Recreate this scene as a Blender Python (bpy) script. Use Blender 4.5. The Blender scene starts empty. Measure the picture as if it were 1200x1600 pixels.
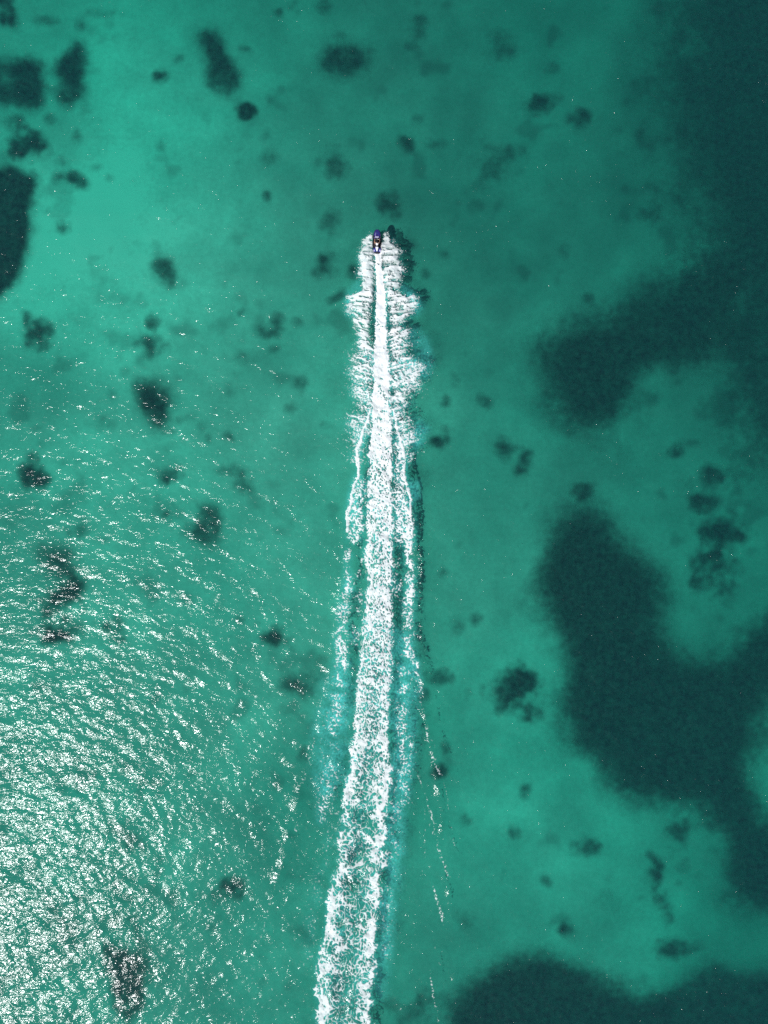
import bpy, bmesh, math, random
import numpy as np
from mathutils import Vector, Matrix

scene = bpy.context.scene
col = scene.collection
R = math.radians

# ------------------------------------------------------------------ camera
H = 103.0                     # drone height above the water (m)
S = 0.0917                    # metres of water surface per photograph pixel
cam_d = bpy.data.cameras.new("drone_camera")
cam = bpy.data.objects.new("drone_camera", cam_d)
col.objects.link(cam)
cam.location = (0, 0, H)
cam.rotation_euler = (0, 0, 0)
cam_d.sensor_fit = 'VERTICAL'
cam_d.sensor_height = 24.0
cam_d.lens = 12.0 / (800 * S / H)
cam_d.clip_end = 20000
scene.camera = cam

# ------------------------------------------------------------------ light
SUN_DIR = Vector((-0.575, -0.575, 1.0)).normalized()      # towards the sun
w = bpy.data.worlds.new("World")
scene.world = w
w.use_nodes = True
nt = w.node_tree
nt.nodes.clear()
out = nt.nodes.new('ShaderNodeOutputWorld')
bg = nt.nodes.new('ShaderNodeBackground')
sky = nt.nodes.new('ShaderNodeTexSky')
sky.sky_type = 'NISHITA'
sky.sun_disc = False
sky.sun_elevation = math.asin(SUN_DIR.z)
sky.sun_rotation = math.atan2(SUN_DIR.x, SUN_DIR.y)
bg.inputs['Strength'].default_value = 0.07
nt.links.new(sky.outputs[0], bg.inputs[0])
nt.links.new(bg.outputs[0], out.inputs[0])
sun_d = bpy.data.lights.new("sun", 'SUN')
sun_d.energy = 4.85
sun_d.angle = R(0.53)
sun_d.color = (1.0, 0.995, 0.98)
sun = bpy.data.objects.new("sun", sun_d)
col.objects.link(sun)
sun.rotation_euler = SUN_DIR.to_track_quat('Z', 'Y').to_euler()
sun.location = SUN_DIR * 200

vs = scene.view_settings
vs.view_transform = 'Standard'
vs.look = 'None'
vs.exposure = 0.0
vs.gamma = 1.0
vs.use_curve_mapping = False
scene.cycles.max_bounces = 6
scene.cycles.transparent_max_bounces = 24
scene.cycles.volume_bounces = 0
scene.cycles.caustics_reflective = False
scene.cycles.caustics_refractive = False
scene.cycles.use_denoising = False
scene.cycles.sample_clamp_direct = 12.0

# ------------------------------------------------------------------ helpers
def X(u): return (np.asarray(u, float) - 600.0) * S
def Y(v): return (800.0 - np.asarray(v, float)) * S
def U(x): return np.asarray(x) / S + 600.0
def V(y): return 800.0 - np.asarray(y) / S

def tag(o, label=None, cat=None, group=None, kind=None):
    if label: o['label'] = label
    if cat: o['category'] = cat
    if group: o['group'] = group
    if kind: o['kind'] = kind
    return o

def mat(name):
    m = bpy.data.materials.new(name)
    m.use_nodes = True
    m.node_tree.nodes.clear()
    return m, m.node_tree.nodes, m.node_tree.links

def simple(name, color, rough=0.5, metal=0.0, coat=0.0, noise=0.12, scale=9.0):
    m, n, l = mat(name)
    o = n.new('ShaderNodeOutputMaterial')
    p = n.new('ShaderNodeBsdfPrincipled')
    p.inputs['Roughness'].default_value = rough
    p.inputs['Metallic'].default_value = metal
    p.inputs['Coat Weight'].default_value = coat
    tc = n.new('ShaderNodeTexCoord')
    t = n.new('ShaderNodeTexNoise')
    t.inputs['Scale'].default_value = scale
    t.inputs['Detail'].default_value = 3
    r = n.new('ShaderNodeMapRange')
    r.inputs['To Min'].default_value = 1 - noise
    r.inputs['To Max'].default_value = 1 + noise
    mx = n.new('ShaderNodeVectorMath')
    mx.operation = 'SCALE'
    mx.inputs[0].default_value = color
    l.new(tc.outputs['Object'], t.inputs['Vector'])
    l.new(t.outputs['Fac'], r.inputs['Value'])
    l.new(r.outputs[0], mx.inputs['Scale'])
    l.new(mx.outputs[0], p.inputs['Base Color'])
    l.new(p.outputs[0], o.inputs[0])
    return m

def np_mesh(name, verts, faces, attrs=None, material=None, smooth=True):
    """verts (n,3), faces (m,k) of one size k, attrs {name: (n,) floats}"""
    me = bpy.data.meshes.new(name)
    verts = np.ascontiguousarray(verts, np.float32)
    faces = np.ascontiguousarray(faces, np.int32)
    nf, k = faces.shape
    me.vertices.add(len(verts))
    me.vertices.foreach_set('co', verts.ravel())
    me.loops.add(nf * k)
    me.loops.foreach_set('vertex_index', faces.ravel())
    me.polygons.add(nf)
    me.polygons.foreach_set('loop_start', np.arange(0, nf * k, k, dtype=np.int32))
    me.polygons.foreach_set('loop_total', np.full(nf, k, np.int32))
    if smooth:
        me.polygons.foreach_set('use_smooth', np.ones(nf, bool))
    me.update(calc_edges=True)
    for an, av in (attrs or {}).items():
        a = me.attributes.new(an, 'FLOAT', 'POINT')
        a.data.foreach_set('value', np.ascontiguousarray(av, np.float32).ravel())
    if material: me.materials.append(material)
    o = bpy.data.objects.new(name, me)
    col.objects.link(o)
    return o

def gauss(a, sx, sy=None):
    """gaussian blur by FFT, edges replicated"""
    sy = sx if sy is None else sy
    p = int(3 * max(sx, sy)) + 2
    b = np.pad(a, p, mode='edge')
    fy = np.fft.fftfreq(b.shape[0])[:, None]
    fx = np.fft.rfftfreq(b.shape[1])[None, :]
    g = np.exp(-2 * np.pi ** 2 * ((fx * sx) ** 2 + (fy * sy) ** 2))
    r = np.fft.irfft2(np.fft.rfft2(b) * g, s=b.shape)
    return r[p:-p, p:-p]

def noise(shape, sx, sy=None, seed=0):
    """unit-variance smooth random field"""
    g = gauss(np.random.default_rng(seed).standard_normal(shape), sx, sy)
    return (g - g.mean()) / g.std()

def fractal(shape, s0, octaves=4, seed=0, gain=0.6, ax=1.0, ay=1.0):
    r = np.zeros(shape)
    for i in range(octaves):
        s = s0 / 2 ** i
        r += gain ** i * noise(shape, s * ax, s * ay, seed + i * 17)
    return (r - r.mean()) / r.std()

def rank(a):
    f = a.ravel()
    r = np.empty(f.size, np.float32)
    r[np.argsort(f, kind='stable')] = np.linspace(0, 1, f.size, dtype=np.float32)
    return r.reshape(a.shape)

def bilin(a, fx, fy):
    h, wd = a.shape
    fx = np.clip(fx, 0, wd - 1.001); fy = np.clip(fy, 0, h - 1.001)
    x0 = fx.astype(int); y0 = fy.astype(int)
    dx = fx - x0; dy = fy - y0
    return (a[y0, x0] * (1 - dx) * (1 - dy) + a[y0, x0 + 1] * dx * (1 - dy)
            + a[y0 + 1, x0] * (1 - dx) * dy + a[y0 + 1, x0 + 1] * dx * dy)

def inpoly(px, py, poly):
    r = np.zeros(px.shape, bool)
    n = len(poly)
    j = n - 1
    for i in range(n):
        xi, yi = poly[i]; xj, yj = poly[j]
        if yi != yj:
            c = ((yi > py) != (yj > py)) & (px < (xj - xi) * (py - yi) / (yj - yi) + xi)
            r ^= c
        j = i
    return r

def seg_dist(px, py, pts):
    """distance to a polyline, and the parameter 0..1 along it"""
    best = np.full(px.shape, 1e9); par = np.zeros(px.shape)
    n = len(pts) - 1
    for i in range(n):
        (x0, y0), (x1, y1) = pts[i][:2], pts[i + 1][:2]
        dx, dy = x1 - x0, y1 - y0
        t = np.clip(((px - x0) * dx + (py - y0) * dy) / (dx * dx + dy * dy), 0, 1)
        d = np.hypot(px - x0 - t * dx, py - y0 - t * dy)
        k = d < best
        best[k] = d[k]; par[k] = ((i + t) / n)[k]
    return best, par

def sstep(a, b, x):
    t = np.clip((x - a) / (b - a), 0, 1)
    return t * t * (3 - 2 * t)

def worley(shape, cell, seed=0, stretch=1.0):
    """F2-F1 over a jittered grid: zero along the walls between cells"""
    h, wd = shape
    rng = np.random.default_rng(seed)
    gy, gx = int(h / (cell * stretch)) + 4, int(wd / cell) + 4
    jx = rng.random((gy, gx)); jy = rng.random((gy, gx))
    yy, xx = np.mgrid[0:h, 0:wd].astype(np.float32)
    qx = xx / cell + 1; qy = yy / (cell * stretch) + 1
    wob = noise(shape, cell * .5, cell * .5, seed + 5) * .34 + noise(shape, cell * 1.6, cell * 1.6, seed + 8) * .5
    qx = qx + wob; qy = qy + noise(shape, cell * .5, cell * .5, seed + 6) * .34 + noise(shape, cell * 1.6, cell * 1.6, seed + 9) * .5
    qx = np.clip(qx, 1, gx - 2.01); qy = np.clip(qy, 1, gy - 2.01)
    cx = qx.astype(int); cy = qy.astype(int)
    f1 = np.full(shape, 9.0, np.float32); f2 = f1.copy()
    for oy in (-1, 0, 1):
        for ox in (-1, 0, 1):
            ix = cx + ox; iy = cy + oy
            d = np.hypot(ix + jx[iy, ix] - qx, iy + jy[iy, ix] - qy)
            m = d < f1
            f2 = np.where(m, f1, np.minimum(f2, d))
            f1 = np.where(m, d, f1)
    return f2 - f1

def axis(lo, hi, step, far, grow=1.35):
    a = list(np.arange(lo, hi + step * .5, step))
    s = step
    p = a[-1]
    while p < far:
        s *= grow; p += s; a.append(p)
    s = step; p = a[0]; pre = []
    while p > -far:
        s *= grow; p -= s; pre.append(p)
    return np.array(pre[::-1] + a)

def grid_faces(nx, ny):
    i = np.arange(nx * ny).reshape(ny, nx)
    return np.stack([i[:-1, :-1], i[:-1, 1:], i[1:, 1:], i[1:, :-1]], -1).reshape(-1, 4)

# ------------------------------------------------------------------ wind waves (a height field in metres)
NW, LW = 1024, 184.0
def wind_waves():
    rng = np.random.default_rng(11)
    k1 = 2 * np.pi * np.fft.fftfreq(NW, LW / NW)
    kx, ky = np.meshgrid(k1, k1)
    k = np.hypot(kx, ky); k[0, 0] = 1
    th = math.atan2(1.0, 0.24)                   # the swell runs up the picture, crests sloping down to the right
    c = (kx * math.cos(th) + ky * math.sin(th)) / k
    D = np.abs(c) ** 2.6 + 0.10
    kp = 2 * np.pi / 4.2
    P = k ** -3.8 * np.exp(-(kp / k) ** 3) * D
    P *= np.exp(-(k / (2 * np.pi / 0.42)) ** 4)
    P[0, 0] = 0
    f = np.fft.fft2(rng.standard_normal((NW, NW))) * np.sqrt(P)
    h = np.fft.ifft2(f).real
    gy = np.gradient(h, LW / NW, axis=0)
    return h / gy.std()
WAVES = wind_waves()
SLOPE = 0.103
yy, xx = np.mgrid[0:NW, 0:NW] / NW
GUST = np.clip(0.92 + 0.16 * noise((NW, NW), 60, 26, 3), 0.6, 1.3)     # wind lanes
def wave_h(x, y):
    fx = (np.asarray(x) + LW / 2) / LW * NW
    fy = (np.asarray(y) + LW / 2) / LW * NW
    fade = sstep(91, 84, np.abs(x)) * sstep(91.5, 89, np.abs(y))
    return bilin(WAVES * GUST * SLOPE, fx, fy) * fade

# ------------------------------------------------------------------ the wake (fields over the photograph's pixel frame)
FU0, FV0, FD = 372.0, 345.0, 0.6
FNX, FNY = int(354 / FD), int(1410 / FD)
fv, fu = np.mgrid[0:FNY, 0:FNX]
fu = FU0 + fu * FD; fv = FV0 + fv * FD
shape = fu.shape

edge_n = fractal(shape, 16, 4, 21) * 2.2
def lut(pairs):
    a = np.array(pairs, float)
    return lambda v: np.interp(v, a[:, 0], a[:, 1])
coreL = lut([(392, 584), (420, 586), (450, 587), (500, 586), (560, 584), (620, 582.5), (650, 581.5), (680, 578), (700, 579), (750, 577), (800, 575), (850, 573),
             (900, 571), (950, 570), (1000, 565), (1050, 561), (1100, 556), (1150, 553), (1200, 547), (1250, 537), (1300, 531), (1350, 524), (1400, 517),
             (1450, 510), (1500, 504), (1550, 500), (1760, 482)])
coreR = lut([(392, 596), (420, 600), (450, 603), (500, 605), (560, 608), (580, 610), (640, 609), (680, 612), (800, 612), (900, 612), (1000, 611), (1100, 607),
             (1200, 606), (1300, 604), (1350, 599), (1400, 593), (1450, 588), (1500, 584), (1550, 580), (1760, 562)])
c_in = lut([(392, .99), (600, .99), (650, .97), (690, .94), (760, .91), (860, .86), (960, .83), (1050, .74), (1120, .66), (1180, .52), (1250, .43),
            (1320, .37), (1420, .38), (1500, .45), (1600, .48)])
c_ed = lut([(392, .99), (600, .97), (700, .94), (860, .90), (1000, .88), (1150, .90), (1250, .91), (1400, .90), (1500, .87), (1560, .80), (1600, .70)])
w_ed = lut([(392, 4), (900, 5), (1100, 8), (1200, 13), (1300, 17), (1450, 16), (1600, 14)])
L, Rr, wv = coreL(fv), coreR(fv), w_ed(fv)
jit = np.clip((fv - 430) / 320, .12, 1.1) + .9 * sstep(1120, 1300, fv)
dl = fu - L + edge_n * jit
dr = Rr - fu + np.roll(edge_n, 400, 0) * jit
din = np.minimum(dl, dr)
band = np.exp(-(np.maximum(din - 2, 0) / wv) ** 2)
lowmod = 1 + (.07 + .15 * sstep(1080, 1280, fv)) * fractal(shape, 12, 3, 77)
core = np.where(din > -6, (c_in(fv) * (1 - band) + c_ed(fv) * band) * lowmod, 0) * sstep(-5 * jit, 2.5, din) * (fv > 391)
core = np.where(fv < 640, np.minimum(core * 1.05, 1.01), np.minimum(core, .985))

left_spray = [(583, 365), (576, 368), (573, 372), (569, 374), (564, 377), (566, 383), (562, 390), (564, 398), (561, 407), (563, 416), (558, 430), (568, 440), (567, 455), (556, 460), (541, 462), (545, 470),
              (543, 476), (548, 482), (543, 487), (552, 495), (555, 505), (558, 512), (556, 518), (567, 527), (556, 535), (561, 542), (568, 548), (557, 553), (548, 558), (556, 568), (547, 578),
              (550, 595), (556, 601), (547, 611), (562, 620), (559, 634), (571, 647), (550, 648), (546, 660), (551, 675), (552, 695), (556, 704), (547, 715), (557, 725), (560, 735),
              (566, 700), (574, 675), (579, 650), (582, 620), (583, 590), (584, 560), (578, 540), (576, 525), (577, 505), (578, 485), (582, 470), (584, 455), (584, 430), (584.5, 410), (585, 393), (584, 375)]
right_spray = [(597, 372), (602, 363), (606, 372), (611, 371), (615, 376), (614, 383), (620, 382), (619, 389), (629, 391), (621, 398), (623, 407), (628, 414), (631, 421), (626, 428), (626, 435),
               (622, 453), (624, 460), (632, 461), (642, 463), (648, 461), (653, 464), (651, 470), (655, 476), (650, 480), (648, 486), (641, 492), (630, 503), (615, 512), (626, 511), (638, 511), (636, 515), (645, 517),
               (637, 525), (634, 532), (640, 538), (634, 545), (625, 555), (634, 556), (643, 557), (642, 564), (655, 567), (667, 571), (659, 577), (652, 583), (659, 583), (650, 592), (657, 600), (652, 607),
               (641, 613), (633, 623), (635, 632), (631, 640), (630, 647), (643, 655), (641, 664), (648, 680), (648, 692), (634, 700), (648, 713), (641, 720), (633, 723),
               (629, 705), (624, 685), (617, 662), (613, 645), (613, 600), (611, 575), (611, 540), (611, 525), (610, 505), (609, 485), (606, 470), (604, 455), (601, 430), (598, 410), (594, 394)]
def thrown(sx, sy, seed, k=.34):
    """noise drawn out along the sheets of water flung outwards and a little forwards"""
    a = noise(shape, sx, sy, seed)
    c = np.abs(fu - 595)
    vv_ = fv + k * np.minimum(c, 80) * (sstep(400, 540, fv) if k < .5 else 1.0)
    return bilin(a, np.broadcast_to(np.arange(FNX)[None, :], shape), (vv_ - FV0) / FD)
jets = thrown(14, 1.5, 33)
jets_f = thrown(5, .95, 34)
wamp = sstep(400, 560, fv)
side = np.sign(fu - 595)
wu = fu + side * (1.3 + 3.6 * wamp) * (.55 * jets + .45 * jets_f) + noise(shape, 2, 2, 31) * .5; wvv = fv + noise(shape, 4, 4, 32) * .7
spike = thrown(9, 1.1, 37, .9)
wu = wu + side * 2.6 * np.clip(spike, -1, 2) * sstep(470, 400, fv)
spL = inpoly(wu, wvv, left_spray).astype(float)
spR = inpoly(wu, wvv, right_spray).astype(float)
dsp = lut([(360, .92), (400, .96), (450, .92), (470, .80), (520, .74), (560, .66), (600, .63), (640, .54), (680, .46), (730, .42)])(fv)
spread = 1 + .20 * jets
halo = (gauss(spL + spR, 16, 8) * .62) * sstep(505, 560, fv) * sstep(780, 700, fv)
halo *= np.clip(.7 + .7 * jets, 0, 2.2)
dL = gauss(spL, 1.1) * dsp * spread
dR = gauss(spR, 1.1) * dsp * spread

def stroke(pts, dens, soft=.45, dash=0.0, seed=0, cap=True, thin=1.0):
    """pts: (u, v, half width)"""
    d, t = seg_dist(fu + noise(shape, 7, 7, seed + 900) * .9, fv, pts)
    wd = np.interp(t, np.linspace(0, 1, len(pts)), [p[2] for p in pts]) * thin
    m = sstep(1, soft, d / wd) * dens
    if dash:
        m *= sstep(-dash - .5, .7, noise(shape, 6, 9, seed + 300))
    if cap: m *= sstep(0, .02, t) * sstep(1, .98, t)
    return m
vb = np.zeros(shape)
for pts, dens, soft, dash in [
    # bright rims of the two wake shoulders
    ([(578, 640, 2.0), (573, 665, 2.2), (565, 682, 2.6), (559, 700, 3.2), (560, 725, 3), (561, 740, 2.8), (555, 757, 3.2), (549, 775, 3.6), (544, 800, 3.6), (543, 835, 3.2)], .98, .5, 0),
    ([(614, 640, 2.0), (618, 660, 2.2), (624, 682, 2.8), (630, 700, 3.4), (631, 725, 3.6), (632, 750, 3), (638, 768, 3), (642, 785, 2.4), (643, 815, 2.2), (644, 835, 2)], .95, .5, 0),
    # left shoulder
    ([(563, 745, 14), (558, 780, 17), (556, 820, 17), (554, 850, 14)], .60, .2, 0),
    ([(549, 835, 9), (546, 870, 11), (546, 905, 11), (543, 925, 9)], .80, .1, .9),
    ([(543, 915, 14), (537, 950, 15), (534, 985, 17), (533, 1030, 18), (530, 1075, 18)], .66, .05, 1.2),
    ([(565, 850, 7), (563, 900, 8), (560, 960, 8), (553, 1010, 12)], .42, .05, 1.0),
    # right shoulder
    ([(622, 690, 7), (625, 730, 9), (626, 770, 12), (627, 800, 15), (630, 850, 17)], .68, .2, 0),
    ([(636, 780, 9), (639, 820, 11), (640, 860, 12), (641, 900, 12), (643, 935, 10)], .82, .15, .9),
    ([(620, 850, 9), (621, 900, 10), (622, 940, 10)], .50, .1, .8),
    ([(640, 930, 14), (637, 965, 13), (637, 1000, 12), (642, 1030, 10)], .64, .1, .8),
    ([(630, 990, 4), (639, 1010, 5.5), (648, 1032, 5.5), (655, 1045, 4)], .72, .2, .9),
    ([(636, 1015, 16), (634, 1050, 17), (632, 1085, 16)], .62, .05, 1.0),
    ([(648, 1040, 4), (653, 1056, 5), (657, 1072, 5), (655, 1088, 4)], .75, .2, 1.0),
    # bubbles still fizzing either side further back
    ([(528, 1080, 24), (520, 1150, 26), (512, 1220, 24), (505, 1290, 20)], .40, 0, 1.2),
    ([(628, 1090, 18), (632, 1150, 20), (633, 1210, 20), (628, 1260, 18)], .44, 0, 1.2),
    ([(618, 1250, 18), (616, 1330, 18), (606, 1420, 16), (600, 1500, 14)], .26, 0, .9),
    ([(525, 1260, 12), (505, 1350, 16), (488, 1430, 16), (478, 1520, 16)], .16, 0, .9),
]:
    vb = np.maximum(vb, stroke(pts, dens, soft, dash, int(pts[0][1]) + int(pts[0][0])))

vstreak = np.zeros(shape)  # white foam dashes that also stand in for sun glints on the V-waves
ridge = np.zeros(shape)                                  # the V-waves that trail the boat
for pts, dens in [
    ([(655, 1088, 3.5), (658, 1100, 3.2), (663, 1125, 3), (667, 1140, 4)], .8),
    ([(666, 1135, 4), (671, 1165, 5), (677, 1190, 5.5), (688, 1210, 4)], .85),
    ([(650, 1210, 2), (660, 1228, 2), (665, 1243, 2.5), (670, 1260, 4.2), (676, 1285, 3.2), (681, 1315, 4.2), (690, 1338, 3), (698, 1364, 4), (704, 1372, 2)], .75),
    ([(677, 1383, 3.4), (682, 1402, 4.2), (687, 1425, 5), (693, 1438, 4), (699, 1458, 2)], .78),
    ([(671, 1515, 2.6), (677, 1545, 3), (682, 1575, 4), (684, 1610, 4)], .62),
    ([(679, 1478, 3.6), (682, 1495, 3), (691, 1515, 2.4)], .62),
    ([(497, 1140, 3), (488, 1165, 4), (480, 1192, 4), (474, 1215, 5), (464, 1238, 6), (452, 1262, 3)], .5),
    ([(473, 1262, 3), (467, 1285, 4), (462, 1302, 5), (452, 1320, 4), (440, 1350, 4)], .5),
    ([(442, 1350, 4), (428, 1392, 3.5), (414, 1440, 4), (402, 1490, 3), (388, 1550, 4), (378, 1600, 3)], .30),
    ([(655, 1090, 1.8), (672, 1150, 1.6), (692, 1220, 1.8), (708, 1300, 1.6), (718, 1390, 1.8)], .22),
    ([(662, 1260, 1.6), (664, 1330, 1.8), (660, 1380, 1.6)], .3),
]:
    s_ = stroke(pts, dens * .82, .0, 1.2, int(pts[0][1]), thin=.9)
    vstreak = np.maximum(vstreak, s_)
for pts, hgt in [
    ([(660, 700, 6), (660, 900, 7), (663, 1100, 8), (684, 1210, 9), (700, 1360, 10), (712, 1480, 10), (722, 1620, 10)], .12),
    ([(545, 720, 6), (535, 900, 7), (510, 1090, 8), (476, 1210, 9), (440, 1350, 10), (430, 1400, 10)], .14),
]:
    d, t = seg_dist(fu, fv, pts)
    wd = np.interp(t, np.linspace(0, 1, len(pts)), [p[2] for p in pts])
    ridge += hgt * np.exp(-(d / wd * 1.3) ** 2) * np.clip(.7 + .5 * noise(shape, 12, 14, int(hgt * 1000)), 0, 1.6) * sstep(0, .15, t)

# foam textures: lace of bubble walls, grain, and streaks thrown outwards
lace = worley(shape, 10.5, 51, 1.25)
lace2 = worley(shape, 5.2, 52, 1.2)
grain = noise(shape, .95, 1.35, 53)
grain2 = noise(shape, .9, 1.1, 54)
streakL = noise(shape, 3.4, 1.0, 55)
t1 = rank(lace); t2 = rank(lace2)
far = sstep(1020, 1260, fv)
swirl = rank(np.abs(noise(shape, 3.6, 3.2, 58))) * .6 + rank(np.abs(noise(shape, 1.9, 1.7, 59))) * .4
q_core = rank((1 - far) * (.14 * t2 + .16 * swirl + .70 * rank(grain)) + far * (.48 * t1 + .32 * swirl + .20 * rank(grain)))
lateq = sstep(500, 600, fv)
q_spray = rank((1 - lateq) * (.5 * rank(jets_f) + .22 * rank(thrown(2.6, .8, 35)) + .28 * rank(grain2))
               + lateq * (.2 * rank(jets_f) + .34 * swirl + .46 * rank(noise(shape, 1.3, 1.0, 36))))
q_band = rank(.35 * swirl + .65 * rank(noise(shape, 1.15, 1.1, 57)))
q_fine = rank(grain2)
comp = np.stack([core - q_core, dL - q_spray, dR - q_spray, np.maximum(vb, 0) - q_band, np.minimum(halo, .5) - q_fine, vstreak - q_fine])
owner = comp.argmax(0)
foam = comp.max(0) > 0
foam[:2] = foam[-2:] = False; foam[:, :2] = foam[:, -2:] = False
# the boat sits in a clean slot
foam &= ~((np.abs(fu - 589.3) < 5.6) & (fv > 352) & (fv < 393))
# water full of fine bubbles round the foam
aer = gauss(np.clip(core, 0, 1), 5) * .42 + gauss(dL + dR, 7) * .35 + gauss(np.clip(vb, 0, 1), 8) * .62 + gauss(halo, 4) * .5
for poly, dens, sg in [
    ([(560, 437), (548, 450), (536, 470), (545, 500), (560, 470), (572, 450)], .20, 7),
    ([(624, 440), (640, 452), (660, 470), (662, 482), (640, 500), (640, 470), (622, 458)], .20, 7),
    ([(640, 505), (668, 525), (680, 575), (660, 600), (650, 560)], .16, 7),
    ([(648, 650), (672, 668), (660, 695), (645, 710)], .22, 6),
    ([(505, 1060), (545, 1020), (552, 1100), (540, 1200), (522, 1240), (490, 1230), (492, 1130)], .22, 14),
    ([(612, 980), (645, 990), (655, 1080), (648, 1200), (630, 1250), (610, 1200)], .20, 10),
    ([(606, 1230), (634, 1230), (632, 1330), (618, 1440), (604, 1560), (588, 1560), (596, 1440), (606, 1330)], .17, 9),
    ([(634, 745), (655, 752), (658, 785), (640, 770)], .2, 5),
]:
    aer += gauss(inpoly(fu, fv, poly).astype(float), sg / FD * .6) * dens
aer = np.clip(aer * (1 + .28 * fractal(shape, 8, 4, 61)), 0, .8)

# lift of foam and spray above the water
lift = .05 + .03 * np.clip(fractal(shape, 7, 3, 71, .5) + 1, 0, 3) * sstep(-2, 8, din) * (.4 + .6 * sstep(1500, 1000, fv))
lift += .40 * sstep(470, 405, fv) * np.exp(-((fu - 590) / 8) ** 2) * (1 + .12 * fractal(shape, 9, 2, 72))
dout = np.abs(fu - (L + Rr) / 2)
sp_h = lut([(360, .35), (385, .75), (420, .7), (450, .6), (480, .45), (540, .28), (620, .16), (720, .08)])(fv) * np.exp(-((dout - 22) / 26) ** 2)
lift_sp = np.clip(sp_h * (1 + .22 * fractal(shape, 9, 3, 73, .5)), .02, 1.4)
lift = np.where((owner == 1) | (owner == 2), lift_sp, lift)
lift = np.where(owner >= 3, .03 + .03 * np.clip(grain + 1, 0, 3), lift)
lift = gauss(lift, 1.5)

def wake_on(field, x, y):
    u, v = U(x), V(y)
    m = (u > FU0 + 1) & (u < FU0 + (FNX - 2) * FD) & (v > FV0 + 1) & (v < FV0 + (FNY - 2) * FD)
    return np.where(m, bilin(field, (u - FU0) / FD, (v - FV0) / FD), 0)
edge_fade = sstep(0, 25, fu - FU0) * sstep(0, 25, FU0 + FNX * FD - fu) * sstep(0, 40, FV0 + FNY * FD - fv)
trough = -.16 * np.exp(-((fu - (L + Rr) / 2) / 11) ** 2) * sstep(385, 430, fv) * sstep(620, 480, fv)
churn = .05 * fractal(shape, 7, 4, 81) * sstep(-6, 3, din) * sstep(400, 470, fv)
wake_h = gauss((ridge + trough + churn) * edge_fade, 1.5)
def water_h(x, y):
    return wave_h(x, y) + wake_on(wake_h, x, y)

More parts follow.
